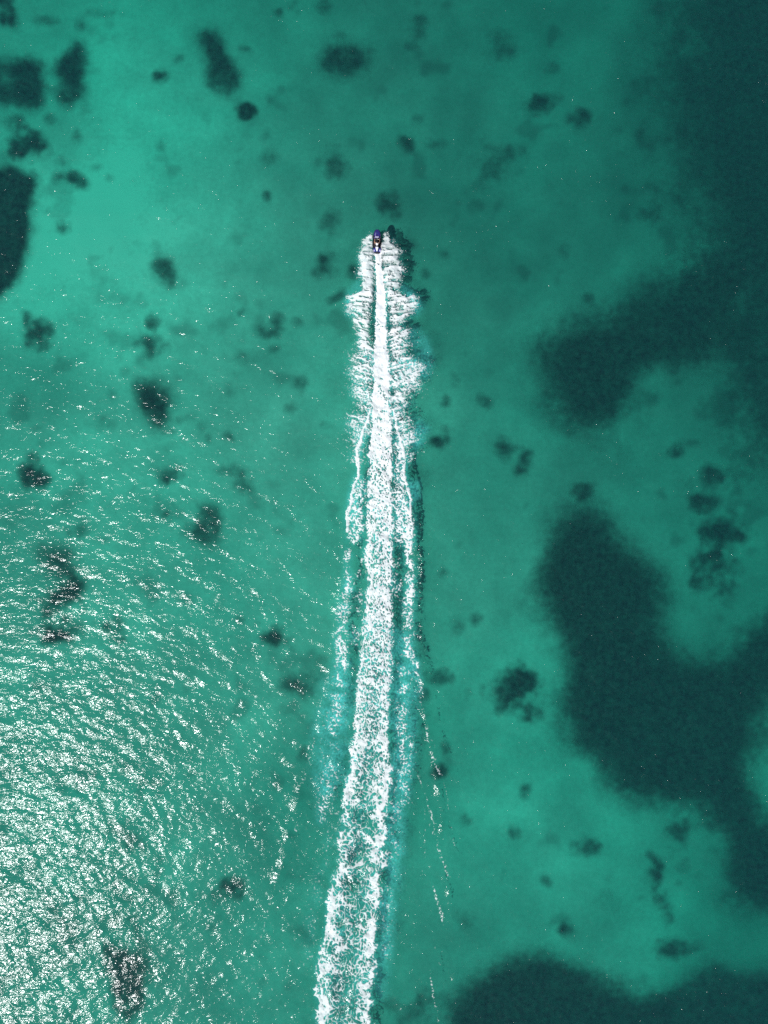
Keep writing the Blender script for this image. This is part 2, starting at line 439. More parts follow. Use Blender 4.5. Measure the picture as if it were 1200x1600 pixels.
# ------------------------------------------------------------------ materials of the sea
def water_material():
    m, n, l = mat("sea_water")
    o = n.new('ShaderNodeOutputMaterial')
    geo = n.new('ShaderNodeNewGeometry')
    tc = n.new('ShaderNodeTexCoord')
    def ripple(scale, rot, stretch, detail, dist):
        mp = n.new('ShaderNodeMapping')
        mp.inputs['Rotation'].default_value = (0, 0, rot)
        mp.inputs['Scale'].default_value = (1 / stretch, 1, 1)
        t = n.new('ShaderNodeTexNoise')
        t.noise_dimensions = '2D'
        t.inputs['Scale'].default_value = scale
        t.inputs['Detail'].default_value = detail
        t.inputs['Roughness'].default_value = .55
        t.inputs['Distortion'].default_value = dist
        l.new(tc.outputs['Object'], mp.inputs['Vector'])
        l.new(mp.outputs[0], t.inputs['Vector'])
        return t.outputs['Fac']
    add0 = n.new('ShaderNodeMath'); add0.operation = 'ADD'
    l.new(ripple(2.6, R(14), 2.1, 3, .4), add0.inputs[0])
    l.new(ripple(2.2, R(-36), 1.9, 2, .3), add0.inputs[1])
    # rare steep wavelets
    pk = n.new('ShaderNodeMapRange'); pk.inputs['From Min'].default_value = .68; pk.inputs['From Max'].default_value = .9
    pk.inputs['To Max'].default_value = 2.6
    l.new(ripple(1.7, R(20), 1.2, 2, 0), pk.inputs['Value'])
    add = n.new('ShaderNodeMath'); add.operation = 'ADD'
    pm = n.new('ShaderNodeMapRange'); pm.inputs['From Min'].default_value = .44; pm.inputs['From Max'].default_value = .72
    l.new(ripple(.11, R(14), 1.6, 3, .5), pm.inputs['Value'])
    pkm = n.new('ShaderNodeMath'); pkm.operation = 'MULTIPLY'
    l.new(pk.outputs[0], pkm.inputs[0]); l.new(pm.outputs[0], pkm.inputs[1])
    l.new(add0.outputs[0], add.inputs[0]); l.new(pkm.outputs[0], add.inputs[1])
    b = n.new('ShaderNodeBump')
    b.inputs['Strength'].default_value = 1.0
    b.inputs['Distance'].default_value = .056
    l.new(add.outputs[0], b.inputs['Height'])
    gl = n.new('ShaderNodeBsdfAnisotropic')
    gl.distribution = 'GGX'
    gl.inputs['Roughness'].default_value = .115
    l.new(b.outputs[0], gl.inputs['Normal'])
    tr = n.new('ShaderNodeBsdfTransparent')
    # Schlick reflectance from the rippled normal
    dot = n.new('ShaderNodeVectorMath'); dot.operation = 'DOT_PRODUCT'
    l.new(geo.outputs['Incoming'], dot.inputs[0]); l.new(b.outputs[0], dot.inputs[1])
    ab = n.new('ShaderNodeMath'); ab.operation = 'ABSOLUTE'; l.new(dot.outputs['Value'], ab.inputs[0])
    om = n.new('ShaderNodeMath'); om.operation = 'SUBTRACT'; om.inputs[0].default_value = 1; l.new(ab.outputs[0], om.inputs[1])
    pw = n.new('ShaderNodeMath'); pw.operation = 'POWER'; l.new(om.outputs[0], pw.inputs[0]); pw.inputs[1].default_value = 5
    fr = n.new('ShaderNodeMath'); fr.operation = 'MULTIPLY_ADD'; l.new(pw.outputs[0], fr.inputs[0]); fr.inputs[1].default_value = .96; fr.inputs[2].default_value = .022
    # bubbles held in the water
    at = n.new('ShaderNodeAttribute'); at.attribute_name = 'aeration'
    df = n.new('ShaderNodeBsdfDiffuse'); df.inputs['Color'].default_value = (.09, .66, .62, 1)
    fz = n.new('ShaderNodeTexNoise'); fz.noise_dimensions = '2D'; fz.inputs['Scale'].default_value = 3.2; fz.inputs['Detail'].default_value = 4
    l.new(tc.outputs['Object'], fz.inputs['Vector'])
    fr2 = n.new('ShaderNodeMapRange'); fr2.inputs['From Min'].default_value = .3; fr2.inputs['From Max'].default_value = .75
    fr2.inputs['To Min'].default_value = .45; fr2.inputs['To Max'].default_value = 1.35
    l.new(fz.outputs['Fac'], fr2.inputs['Value'])
    am = n.new('ShaderNodeMath'); am.operation = 'MULTIPLY'; am.use_clamp = True
    l.new(at.outputs['Fac'], am.inputs[0]); l.new(fr2.outputs[0], am.inputs[1])
    mb = n.new('ShaderNodeMixShader')
    l.new(am.outputs[0], mb.inputs[0]); l.new(tr.outputs[0], mb.inputs[1]); l.new(df.outputs[0], mb.inputs[2])
    mx = n.new('ShaderNodeMixShader')
    l.new(fr.outputs[0], mx.inputs[0]); l.new(mb.outputs[0], mx.inputs[1]); l.new(gl.outputs[0], mx.inputs[2])
    l.new(mx.outputs[0], o.inputs['Surface'])
    va = n.new('ShaderNodeVolumeAbsorption')
    va.inputs['Color'].default_value = (.10, .912, .870, 1)
    va.inputs['Density'].default_value = .43
    vsc = n.new('ShaderNodeVolumeScatter')
    vsc.inputs['Color'].default_value = (.42, .76, 1.0, 1)
    vsc.inputs['Density'].default_value = .020
    vad = n.new('ShaderNodeAddShader')
    l.new(va.outputs[0], vad.inputs[0]); l.new(vsc.outputs[0], vad.inputs[1])
    l.new(vad.outputs[0], o.inputs['Volume'])
    return m

def seabed_material():
    m, n, l = mat("sand_and_sparse_weed")
    o = n.new('ShaderNodeOutputMaterial')
    p = n.new('ShaderNodeBsdfPrincipled'); p.inputs['Roughness'].default_value = 1
    p.inputs['Specular IOR Level'].default_value = 0
    tc = n.new('ShaderNodeTexCoord')
    a1 = n.new('ShaderNodeAttribute'); a1.attribute_name = 'sand_tone'
    t = n.new('ShaderNodeTexNoise'); t.inputs['Scale'].default_value = .16; t.inputs['Detail'].default_value = 7; t.inputs['Roughness'].default_value = .6
    l.new(tc.outputs['Object'], t.inputs['Vector'])
    r = n.new('ShaderNodeMapRange'); r.inputs['From Min'].default_value = .25; r.inputs['From Max'].default_value = .75
    r.inputs['To Min'].default_value = .84; r.inputs['To Max'].default_value = 1.16
    l.new(t.outputs['Fac'], r.inputs['Value'])
    mu = n.new('ShaderNodeMath'); mu.operation = 'MULTIPLY'
    l.new(a1.outputs['Fac'], mu.inputs[0]); l.new(r.outputs[0], mu.inputs[1])
    tf = n.new('ShaderNodeTexNoise'); tf.inputs['Scale'].default_value = 1.6; tf.inputs['Detail'].default_value = 4
    l.new(tc.outputs['Object'], tf.inputs['Vector'])
    rf = n.new('ShaderNodeMapRange'); rf.inputs['From Min'].default_value = .25; rf.inputs['From Max'].default_value = .75
    rf.inputs['To Min'].default_value = .90; rf.inputs['To Max'].default_value = 1.10
    l.new(tf.outputs['Fac'], rf.inputs['Value'])
    mu2 = n.new('ShaderNodeMath'); mu2.operation = 'MULTIPLY'
    l.new(mu.outputs[0], mu2.inputs[0]); l.new(rf.outputs[0], mu2.inputs[1])
    mu = mu2
    ramp = n.new('ShaderNodeValToRGB')
    ramp.color_ramp.interpolation = 'LINEAR'
    e = ramp.color_ramp.elements
    e[0].position = 0; e[0].color = (.03, .035, .03, 1)
    e[1].position = 1; e[1].color = (.50, .46, .36, 1)
    l.new(mu.outputs[0], ramp.inputs[0])
    l.new(ramp.outputs[0], p.inputs['Base Color'])
    l.new(p.outputs[0], o.inputs[0])
    return m

def weed_material():
    m, n, l = mat("seagrass")
    o = n.new('ShaderNodeOutputMaterial')
    p = n.new('ShaderNodeBsdfPrincipled'); p.inputs['Roughness'].default_value = .9
    p.inputs['Specular IOR Level'].default_value = 0
    tc = n.new('ShaderNodeTexCoord'); geo = n.new('ShaderNodeNewGeometry')
    t = n.new('ShaderNodeTexNoise'); t.inputs['Scale'].default_value = 1.3; t.inputs['Detail'].default_value = 6; t.inputs['Roughness'].default_value = .65
    l.new(geo.outputs['Position'], t.inputs['Vector'])
    ramp = n.new('ShaderNodeValToRGB')
    e = ramp.color_ramp.elements
    e[0].position = .35; e[0].color = (.010, .016, .016, 1); e[1].position = .72; e[1].color = (.046, .052, .042, 1)
    l.new(t.outputs['Fac'], ramp.inputs[0])
    l.new(ramp.outputs[0], p.inputs['Base Color'])
    t3 = n.new('ShaderNodeTexNoise'); t3.inputs['Scale'].default_value = .9; t3.inputs['Detail'].default_value = 3.5
    l.new(geo.outputs['Position'], t3.inputs['Vector'])
    # the leaves thin out towards the rim of a patch and sand shows between them
    at = n.new('ShaderNodeAttribute'); at.attribute_name = 'leaf_density'
    def math_(op, a, b, c=None, clamp=False):
        k = n.new('ShaderNodeMath'); k.operation = op; k.use_clamp = clamp
        for q, v_ in enumerate((a, b, c)):
            if v_ is None: continue
            if isinstance(v_, (int, float)): k.inputs[q].default_value = v_
            else: l.new(v_, k.inputs[q])
        return k.outputs[0]
    f = at.outputs['Fac']
    mid = math_('MULTIPLY', f, math_('SUBTRACT', 1.0, f))
    nz = math_('SUBTRACT', t3.outputs['Fac'], .5)
    al = math_('MULTIPLY_ADD', math_('MULTIPLY', mid, nz), 2.6, f, True)
    l.new(al, p.inputs['Alpha'])
    l.new(p.outputs[0], o.inputs[0])
    return m

def foam_material():
    m, n, l = mat("sea_foam")
    o = n.new('ShaderNodeOutputMaterial')
    p = n.new('ShaderNodeBsdfPrincipled'); p.inputs['Roughness'].default_value = .75
    p.inputs['Specular IOR Level'].default_value = .2
    tc = n.new('ShaderNodeTexCoord')
    t = n.new('ShaderNodeTexNoise'); t.inputs['Scale'].default_value = 2.2; t.inputs['Detail'].default_value = 6
    l.new(tc.outputs['Object'], t.inputs['Vector'])
    ramp = n.new('ShaderNodeValToRGB')
    e = ramp.color_ramp.elements
    e[0].position = .3; e[0].color = (.90, .92, .93, 1); e[1].position = .60; e[1].color = (.97, .96, .95, 1)
    l.new(t.outputs['Fac'], ramp.inputs[0]); l.new(ramp.outputs[0], p.inputs['Base Color'])
    tl = n.new('ShaderNodeBsdfTranslucent'); tl.inputs['Color'].default_value = (.9, .95, .95, 1)
    m1 = n.new('ShaderNodeMixShader'); m1.inputs[0].default_value = .22
    l.new(p.outputs[0], m1.inputs[1]); l.new(tl.outputs[0], m1.inputs[2])
    at = n.new('ShaderNodeAttribute'); at.attribute_name = 'thickness'
    tp = n.new('ShaderNodeBsdfTransparent')
    m2 = n.new('ShaderNodeMixShader')
    l.new(at.outputs['Fac'], m2.inputs[0]); l.new(tp.outputs[0], m2.inputs[1]); l.new(m1.outputs[0], m2.inputs[2])
    l.new(m2.outputs[0], o.inputs[0])
    return m

M_water, M_bed, M_weed, M_foam = water_material(), seabed_material(), weed_material(), foam_material()

# ------------------------------------------------------------------ water: one closed body with a wavy top
def build_water():
    ax = axis(-72, 72, .205, 4000); ay = axis(-89, 86, .205, 4000)
    gx, gy = np.meshgrid(ax, ay)
    z = water_h(gx, gy)
    nx, ny = len(ax), len(ay)
    verts = np.stack([gx.ravel(), gy.ravel(), z.ravel()], 1)
    f = grid_faces(nx, ny)
    ring = np.concatenate([np.arange(nx), np.arange(1, ny) * nx + nx - 1, (ny - 1) * nx + np.arange(nx - 2, -1, -1), np.arange(ny - 2, 0, -1) * nx])
    base = len(verts)
    low = verts[ring].copy(); low[:, 2] = -30
    nr = len(ring); k = np.arange(nr); k2 = (k + 1) % nr
    side = np.stack([ring[k2], ring[k], base + k, base + k2], 1)
    c4 = [base + 0, base + nx - 1, base + nx - 1 + ny - 1, base + 2 * (nx - 1) + ny - 1]
    verts = np.concatenate([verts, low])
    bottom = np.array([c4[::-1]])
    # the bottom is one big quad with its own corners
    bc = verts[c4]; verts = np.concatenate([verts, bc]); b0 = len(verts) - 4
    f = np.concatenate([f, side, np.array([[b0 + 3, b0 + 2, b0 + 1, b0]])])
    a = np.zeros(len(verts)); a[:nx * ny] = wake_on(aer, gx, gy).ravel()
    o = np_mesh("water", verts, f, {'aeration': a}, M_water)
    tag(o, "clear green sea surface with wind ripples and sun glitter at lower left", kind='structure')
build_water()

# ------------------------------------------------------------------ seabed and seagrass fields
GU0, GV0, GD = -450.0, -390.0, 3.0
gnx, gny = int(2100 / GD) + 1, int(2400 / GD) + 1
gv, gu = np.mgrid[0:gny, 0:gnx]
gu = GU0 + gu * GD; gv = GV0 + gv * GD
gshape = gu.shape
WARP_U = noise(gshape, 9, 9, 101) * 3.4 + noise(gshape, 3, 3, 102) * 2.8
WARP_V = noise(gshape, 9, 9, 103) * 3.4 + noise(gshape, 3, 3, 104) * 2.8
FINE = fractal(gshape, 4, 3, 105, .7)
BLOT = fractal(gshape, 11, 3, 106, .7)
BLOT2 = fractal(gshape, 5, 2, 107, .7)
SMOKE = fractal(gshape, 20, 3, 108, .6)

def bed_depth(x, y):
    u, v = U(x), V(y)
    d = 2.9 + .9 * sstep(500, 1250, u) + .45 * sstep(500, 0, v)
    return d
BED_N = fractal((256, 256), 12, 4, 111) * .13
def bed_z(x, y):
    return -bed_depth(x, y) + bilin(BED_N, (np.asarray(x) + 110) / 220 * 255, (np.asarray(y) + 110) / 220 * 255)
def to_bed(u, v):
    """where a photograph pixel's sight line meets the seabed"""
    x, y = X(u), Y(v)
    d = bed_depth(x, y)
    for _ in range(3):
        k = (H + d) / H
        d = bed_depth(x * k, y * k)
    k = (H + d) / H
    return x * k, y * k

TONE = np.array([                                         # sand brightness seen through the water, every 200 px (photo green level)
    # 0    200  400  600  800  1000 1200
    [138, 152, 130, 110, 103, 103, 98],
    [152, 196, 138, 105, 100, 104, 95],
    [206, 198, 155, 118, 114, 110, 94],
    [142, 160, 160, 148, 132, 112, 94],
    [152, 158, 160, 150, 136, 116, 112],
    [148, 152, 156, 154, 158, 118, 102],
    [140, 144, 148, 150, 158, 146, 140],
    [134, 138, 144, 142, 153, 148, 112],
    [132, 136, 140, 140, 150, 140, 105]], float)
def tone_field():
    fx = np.clip((gu) / 200, 0, 5.999); fy = np.clip(gv / 200, 0, 7.999)
    t = bilin(TONE, fx, fy)
    t = gauss(t, 13)
    t = t + 7.5 * fractal(gshape, 24, 4, 121, .65) + 3.2 * fractal(gshape, 8, 3, 122)
    # thin weed dusting the sand in scattered smudges
    sm = sstep(.9, 2.4, fractal(gshape, 6, 3, 123, .7) + .35 * noise(gshape, 40, 40, 124))
    t = t - 26 * sm
    return ((t / 255 + .055) / 1.055) ** 2.4              # linear
TONE_LIN = tone_field()

rng = np.random.default_rng(5)
PATCHES = []   # filled below: (field, strength, name, label, group)
def poly_field(poly, blur, warp=1.0, smoky=0.0):
    f = inpoly(gu + WARP_U * warp, gv + WARP_V * warp, poly).astype(float)
    f = gauss(f, blur * 1.25 / GD)
    f = np.clip(f + (FINE * .09 * (1 - .7 * smoky) + BLOT * .12 + SMOKE * .14 * smoky) * 4 * f * (1 - f), 0, 1)
    return f * (1 - .30 * sstep(.0, 2.6, BLOT + .4 * BLOT2) - .20 * smoky * sstep(.3, 2.4, SMOKE))
def ell_field(cu, cv, ru, rv, rot, blur, warp):
    c, s = math.cos(R(rot)), math.sin(R(rot))
    du = gu + WARP_U * warp - cu; dv = gv + WARP_V * warp - cv
    a = (du * c + dv * s) / ru; b = (-du * s + dv * c) / rv
    r = np.hypot(a, b)
    soft = blur / min(ru, rv)
    return sstep(1 + soft, 1 - 1.5 * soft, r - .06 + FINE * .24 + BLOT * .10) * np.clip(.80 - .13 * FINE - .09 * BLOT2, .3, 1)

def plant(field, strength, name, label, cat, group=None, size=.30, dens=5.0, blob=True):
    PATCHES.append((field, strength, name, label, cat, group, size, dens))

MEADOW, PATCH = 'seagrass_meadow', 'seagrass_patch'
def meadow(poly, blur, strength, label, warp=.9):
    plant(poly_field(poly, blur, warp, 1.0), strength, MEADOW, label, 'seagrass meadow', 'dark seagrass meadows', .34, 2.2)
def patchp(poly, blur, strength, label, warp=.9):
    plant(poly_field(poly, blur * 1.15, warp) * np.clip(.88 - .10 * FINE - .10 * BLOT2, .3, 1), strength, PATCH, label, 'seagrass patch', 'dark patches on the sand')
def patch(cu, cv, ru, rv, strength, label, rot=0, blur=None):
    blur = blur or max(5, .8 * min(ru, rv))
    strength *= .76 if strength < .58 else 1.10
    ru *= 1.14; rv *= 1.14
    plant(ell_field(cu, cv, ru, rv, rot, blur, min(1.0, min(ru, rv) / 18)), strength, PATCH, label, 'seagrass patch', 'dark patches on the sand', .26)

meadow([(1068, -440), (1066, 60), (1036, 110), (1014, 165), (1044, 212), (1070, 250), (1088, 320), (1108, 370), (1118, 400), (1125, 430), (1150, 500), (1172, 560), (1175, 610), (1165, 680),
        (1200, 720), (1720, 730), (1720, -440)], 34, .84, "long dark meadow filling the upper right edge of the sea")
meadow([(840, 524), (900, 514), (960, 500), (1000, 472), (1050, 440), (1110, 418), (1165, 425), (1160, 475), (1110, 520), (1085, 552), (1020, 560), (998, 600), (985, 650), (962, 688), (930, 668), (880, 665), (860, 620), (848, 570)],
       19, .98, "blocky dark meadow right of the boat wake with a lobe reaching up right")
meadow([(882, 812), (903, 785), (932, 805), (970, 872), (1010, 890), (1040, 912), (1028, 940), (1005, 960), (1008, 1000), (1050, 1032), (1110, 1036), (1160, 1000), (1200, 975), (1720, 960), (1720, 1040), (1222, 1070),
        (1172, 1115), (1162, 1195), (1172, 1275), (1208, 1308), (1720, 1320), (1720, 1420), (1200, 1430), (1152, 1415), (1130, 1385), (1136, 1340), (1112, 1282), (1090, 1248), (1040, 1248), (1000, 1242), (965, 1238), (950, 1212),
        (938, 1185), (900, 1175), (876, 1150), (884, 1100), (888, 1050), (880, 1012), (856, 982), (832, 932), (822, 888), (850, 842)], 17, .98, "largest dark meadow sprawling down the lower right of the water")
meadow([(690, 2060), (696, 1580), (725, 1540), (760, 1510), (800, 1500), (840, 1500), (880, 1515), (930, 1528), (960, 1545), (1000, 1558), (1050, 1548), (1090, 1528), (1125, 1520), (1165, 1545), (1200, 1530), (1720, 1520), (1720, 2060)],
       13, .95, "dark meadow along the bottom edge right of the wake")
meadow([(-440, 258), (22, 263), (40, 275), (52, 290), (55, 320), (50, 345), (56, 354), (42, 370), (38, 395), (30, 420), (18, 445), (-20, 470), (-440, 480)], 6, 1.05, "blackish meadow cut by the left edge beside bright sand", .8)
patchp([(-90, 100), (25, 88), (45, 82), (65, 95), (72, 130), (62, 160), (40, 166), (15, 160), (-90, 165)], 6, 1.0, "large blackish patch at the left edge near the top corner")
patchp([(86, 102), (102, 86), (106, 66), (124, 60), (130, 90), (121, 118), (128, 150), (100, 160), (84, 156), (93, 132), (86, 116)], 5, .95, "upright ragged dark patch beside the large blackish left edge patch")
patchp([(310, 44), (335, 48), (352, 68), (376, 105), (380, 115), (370, 140), (352, 152), (336, 150), (332, 120), (324, 95), (312, 68)], 5, .85, "long slanting dark patch in the upper left half")
patchp([(507, 92), (514, 73), (545, 68), (575, 76), (584, 92), (566, 106), (545, 118), (515, 114)], 6, .82, "broad dark patch straight ahead of the boat near the top")
patchp([(228, 408), (265, 403), (276, 420), (276, 450), (264, 466), (254, 446), (240, 428)], 4, .62, "hooked dark patch left of the boat beyond plain sand")
patchp([(205, 602), (235, 592), (262, 598), (266, 630), (264, 655), (250, 682), (240, 660), (215, 642)], 6, .92, "ragged dark patch midway down the left side below the twin spots")
patchp([(320, 790), (345, 800), (346, 840), (331, 860), (318, 840), (295, 826), (310, 815)], 5, .95, "dark patch with a left spur among glints left of the wake")
patchp([(55, 862), (80, 850), (104, 854), (118, 880), (108, 902), (75, 894)], 6, .70, "upper clump of the dark column near the left edge")
# single spots: (u, v, ru, rv, strength, label, rotation)
for a in [
    (10, 10, 16, 20, .75, "dark spot filling the very top left corner"),
    (16, 36, 13, 9, .60, "small dark spot just under the top left corner"),
    (62, 30, 14, 6, .35, "faint flat smear right of the top left corner spots"),
    (125, 38, 8, 9, .50, "small spot above the upright ragged dark patch"),
    (32, 232, 32, 16, .95, "dark leaf shaped patch above the blackish left edge meadow", 12),
    (15, 190, 16, 12, .55, "smudge between the two biggest left edge dark areas"),
    (77, 182, 9, 7, .30, "faint speck under the gap of the upper left pair"),
    (124, 205, 7, 11, .40, "small upright spot below the ragged upper left patch"),
    (132, 168, 8, 12, .35, "faint tail under the ragged upright patch"),
    (122, 283, 14, 9, .62, "small double spot on the brightest left sand", 15),
    (100, 357, 7, 9, .60, "tiny oval spot on bright sand right of the blackish meadow", -20),
    (50, 285, 9, 8, .6, "knob on the shoulder of the blackish left edge meadow"),
    (88, 281, 5, 5, .35, "tiny speck left of the double spot"),
    (151, 260, 5, 4, .35, "tiny speck above right of the double spot"),
    (170, 277, 5, 4, .35, "tiny speck right of the double spot"),
    (252, 228, 5, 5, .40, "lone tiny speck on pale sand in the upper left"),
    (247, 120, 10, 8, .68, "compact dark spot left of the long slanting patch"),
    (279, 92, 8, 7, .50, "small spot between the compact spot and the slanting patch"),
    (160, 20, 22, 7, .32, "faint smear along the top left of the sea"),
    (383, 73, 7, 6, .52, "small round spot right of the slanting patch"),
    (387, 172, 12, 12, .90, "round very dark spot below the slanting patch"),
    (423, 157, 6, 9, .38, "faint upright spot right of the round very dark one"),
    (432, 17, 7, 6, .55, "small spot near the top edge left of its fainter neighbour"),
    (458, 10, 10, 8, .42, "fainter spot near the top edge left of centre"),
    (506, 8, 9, 8, .40, "faint spot at the top edge above the broad patch"),
    (530, 55, 9, 7, .40, "faint bump on top of the broad patch"),
    (428, 248, 13, 12, .50, "arrow shaped faint spot left of the bow", 0),
    (415, 302, 6, 10, .60, "small slanting spot left of the bow", -30),
    (520, 258, 12, 19, .58, "oval spot ahead and left of the bow", -28),
    (518, 347, 9, 13, .52, "oval spot close left of the bow", 25),
    (612, 317, 15, 14, .72, "squarish dark spot just ahead of the bow"),
    (638, 229, 12, 8, .62, "small dark dash ahead right of the bow", 40),
    (681, 227, 13, 7, .48, "faint flat dash right of the darker dash"),
    (653, 192, 7, 9, .30, "very faint spot above the two dashes"),
    (650, 38, 11, 13, .48, "soft round spot near the top centre"),
    (642, 75, 7, 4, .40, "tiny flat speck under the soft round top spot"),
    (776, 72, 19, 22, .42, "faint broad spot in the top right half"),
    (780, 240, 32, 21, .50, "wide soft patch right of and ahead of the boat"),
    (746, 290, 10, 10, .25, "very faint spot below the wide soft patch"),
    (848, 161, 17, 10, .78, "wedge shaped dark spot in the upper right half", -10),
    (908, 184, 22, 15, .85, "ragged dark spot right of the wedge shaped one", -25),
    (865, 108, 8, 7, .35, "faint dot above the wedge and ragged spots"),
    (1025, 337, 16, 10, .48, "soft spot alone left of the upper right meadow"),
    (880, 385, 8, 9, .40, "faint spot alone above the blocky meadow"),
    (918, 472, 7, 7, .42, "small faint spot over the blocky meadow's top edge"),
    (695, 400, 8, 8, .55, "small dark spot right of the bow spray"),
    (665, 426, 6, 6, .50, "tiny spot touching the shadow of the right spray"),
    (505, 418, 16, 14, .85, "round dark spot left of the bow spray"),
    (549, 424, 8, 11, .70, "dark spot tucked against the left bow spray"),
    (530, 465, 11, 6, .66, "small slanting spot touching the left spray tip", -30),
    (376, 487, 6, 6, .65, "tiny round spot well left of the left spray"),
    (412, 512, 12, 8, .52, "left half of the lumpy pair left of the wake"),
    (431, 509, 9, 11, .68, "right half of the lumpy pair left of the wake"),
    (429, 545, 6, 5, .52, "tiny spot under the lumpy pair"),
    (465, 505, 6, 6, .40, "tiny faint spot right of the lumpy pair"),
    (53, 525, 17, 18, .78, "round dark spot near the left edge in mid height"),
    (238, 503, 8, 9, .62, "upper small one of the twin spots"),
    (240, 543, 17, 13, .70, "lower larger one of the twin spots"),
    (265, 675, 9, 7, .50, "small smear at the foot of the ragged left patch"),
    (290, 655, 14, 6, .38, "faint smear right of the ragged left patch", -20),
    (316, 668, 5, 6, .42, "tiny speck right of the ragged left patch"),
    (357, 683, 6, 6, .58, "tiny round speck left of the mid wake"),
    (323, 688, 6, 6, .50, "tiny speck below right of the ragged patch"),
    (165, 665, 12, 8, .45, "faint spot left of the ragged patch's foot"),
    (380, 557, 16, 8, .28, "faint flat smear left of the wake's wide sprays"),
    (470, 600, 8, 9, .38, "faint spot left of the wake with a glint on it"),
    (450, 640, 7, 6, .40, "small faint spot between wake and ragged patch"),
    (516, 660, 9, 9, .55, "small dark spot close left of the wake's shoulder"),
    (50, 745, 17, 17, .85, "dark curled spot near the left edge among glints"),
    (258, 742, 14, 10, .68, "dark spot with glints above the spurred patch"),
    (260, 805, 10, 9, .68, "small dark spot left of the spurred patch"),
    (120, 828, 13, 8, .52, "small flat spot above the dark column's upper clump"),
    (160, 845, 8, 6, .45, "tiny spot right of the flat one above the column"),
    (368, 735, 18, 7, .52, "flat dark smear above the spurred patch"),
    (378, 760, 9, 12, .56, "oval spot below the flat smear", -35),
    (100, 928, 24, 24, .80, "middle clump of the dark column near the left edge"),
    (90, 985, 24, 14, .92, "bottom clump of the dark column under bright glints"),
    (168, 985, 18, 15, .80, "dark clump right of the column's bottom clump"),
    (418, 990, 15, 14, .78, "lone round dark spot left of the lower wake"),
    (372, 970, 6, 6, .30, "faint speck left of the lone round spot"),
    (465, 1066, 18, 14, .58, "dark oval close left of the lower wake"),
    (475, 1182, 9, 9, .55, "small spot left of the lower wake below the oval"),
    (500, 1030, 9, 7, .45, "faint spot touching the wake's left fringe"),
    (362, 1395, 19, 15, .90, "dark spot showing through dense glitter left of the wake"),
    (200, 1525, 24, 50, .66, "tall dark patch under the thick glitter at the bottom left"),
    (210, 1320, 14, 12, .45, "dim spot under the glitter above the tall patch"),
    (548, 1336, 9, 14, 1.0, "dark spot seen between the foam edges of the wake"),
    (697, 625, 7, 8, .55, "small upper spot right of the feathered spray"),
    (711, 596, 5, 8, .32, "faint speck above right of the feathered spray"),
    (757, 625, 8, 8, .50, "small soft spot between the wake and blocky meadow"),
    (690, 690, 13, 8, .72, "dark foot of the boot shaped spot right of wake"),
    (693, 676, 7, 9, .55, "top of the boot shaped spot right of wake"),
    (791, 703, 14, 12, .66, "upper left half of the slanting pair", 30),
    (821, 725, 13, 12, .82, "lower right half of the slanting pair", 20),
    (912, 768, 13, 14, .62, "soft knob above the largest meadow's tip"),
    (1060, 709, 10, 8, .62, "small spot at the top of the soft chain"),
    (1075, 694, 14, 6, .35, "faint veil above the soft chain's top spot"),
    (1122, 745, 28, 11, .62, "flat upper patch of the soft chain at right"),
    (1108, 782, 18, 14, .68, "second patch of the soft chain at right"),
    (1132, 834, 28, 18, .82, "bean shaped patch of the soft chain at right"),
    (1118, 892, 26, 20, .76, "big lower patch of the soft chain at right"),
    (1132, 925, 20, 18, .68, "lowest tail of the soft chain at right"),
    (1090, 915, 9, 10, .50, "small side lobe left of the chain's lower patch"),
    (690, 895, 7, 7, .40, "faint spot right of the wake at mid length"),
    (741, 966, 7, 9, .66, "tiny dark spot alone right of the wake"),
    (714, 975, 9, 10, .28, "faint neighbour left of the tiny lone spot"),
    (690, 1055, 15, 9, .74, "flat dark spot close right of the wake's fringe"),
    (660, 1085, 7, 9, .55, "small spot against the wake's right fringe"),
    (798, 1086, 32, 27, .90, "big mottled round patch right of the lower wake"),
    (697, 1172, 8, 10, .58, "small spot right of the upper foam streak"),
    (685, 1207, 11, 10, .70, "dark spot at the foot of the upper foam streak"),
    (820, 1242, 8, 10, .58, "small triangular spot on pale sand"),
    (728, 1283, 9, 8, .52, "small spot left of the other lower right dots"),
    (805, 1301, 7, 8, .55, "tiny round dot under the triangular spot"),
    (915, 1328, 15, 13, .80, "square dark spot on pale sand at lower right"),
    (850, 1378, 7, 8, .50, "tiny dot left below the square spot"),
    (948, 1404, 15, 14, .22, "very faint disc below the square spot"),
    (1060, 1296, 14, 18, .78, "dark oblong spot under the largest meadow"),
    (1018, 1366, 14, 20, .78, "top piece of the curved dark row at lower right", 8),
    (1022, 1340, 12, 10, .45, "faint cap on the curved dark row"),
    (1036, 1415, 14, 24, .60, "middle piece of the curved dark row", -15),
    (1062, 1482, 24, 15, .78, "bottom piece of the curved dark row", 15),
    (1067, 1352, 7, 8, .28, "faint dot right of the curved row's top"),
    (1060, 1378, 6, 6, .42, "tiny dot right of the curved row's middle"),
    (888, 1452, 10, 11, .68, "small dark spot above the bottom meadow"),
    (730, 1438, 10, 12, .52, "soft spot right of the last foam streaks"),
    (640, 1585, 24, 18, .45, "soft dark patch right of the wake at bottom edge"),
    (664, 1562, 12, 12, .40, "faint round spot above the bottom edge near the wake"),
    (610, 1570, 10, 10, .3, "faint spot close to the foam at the bottom edge"),
]:
    patch(*a)

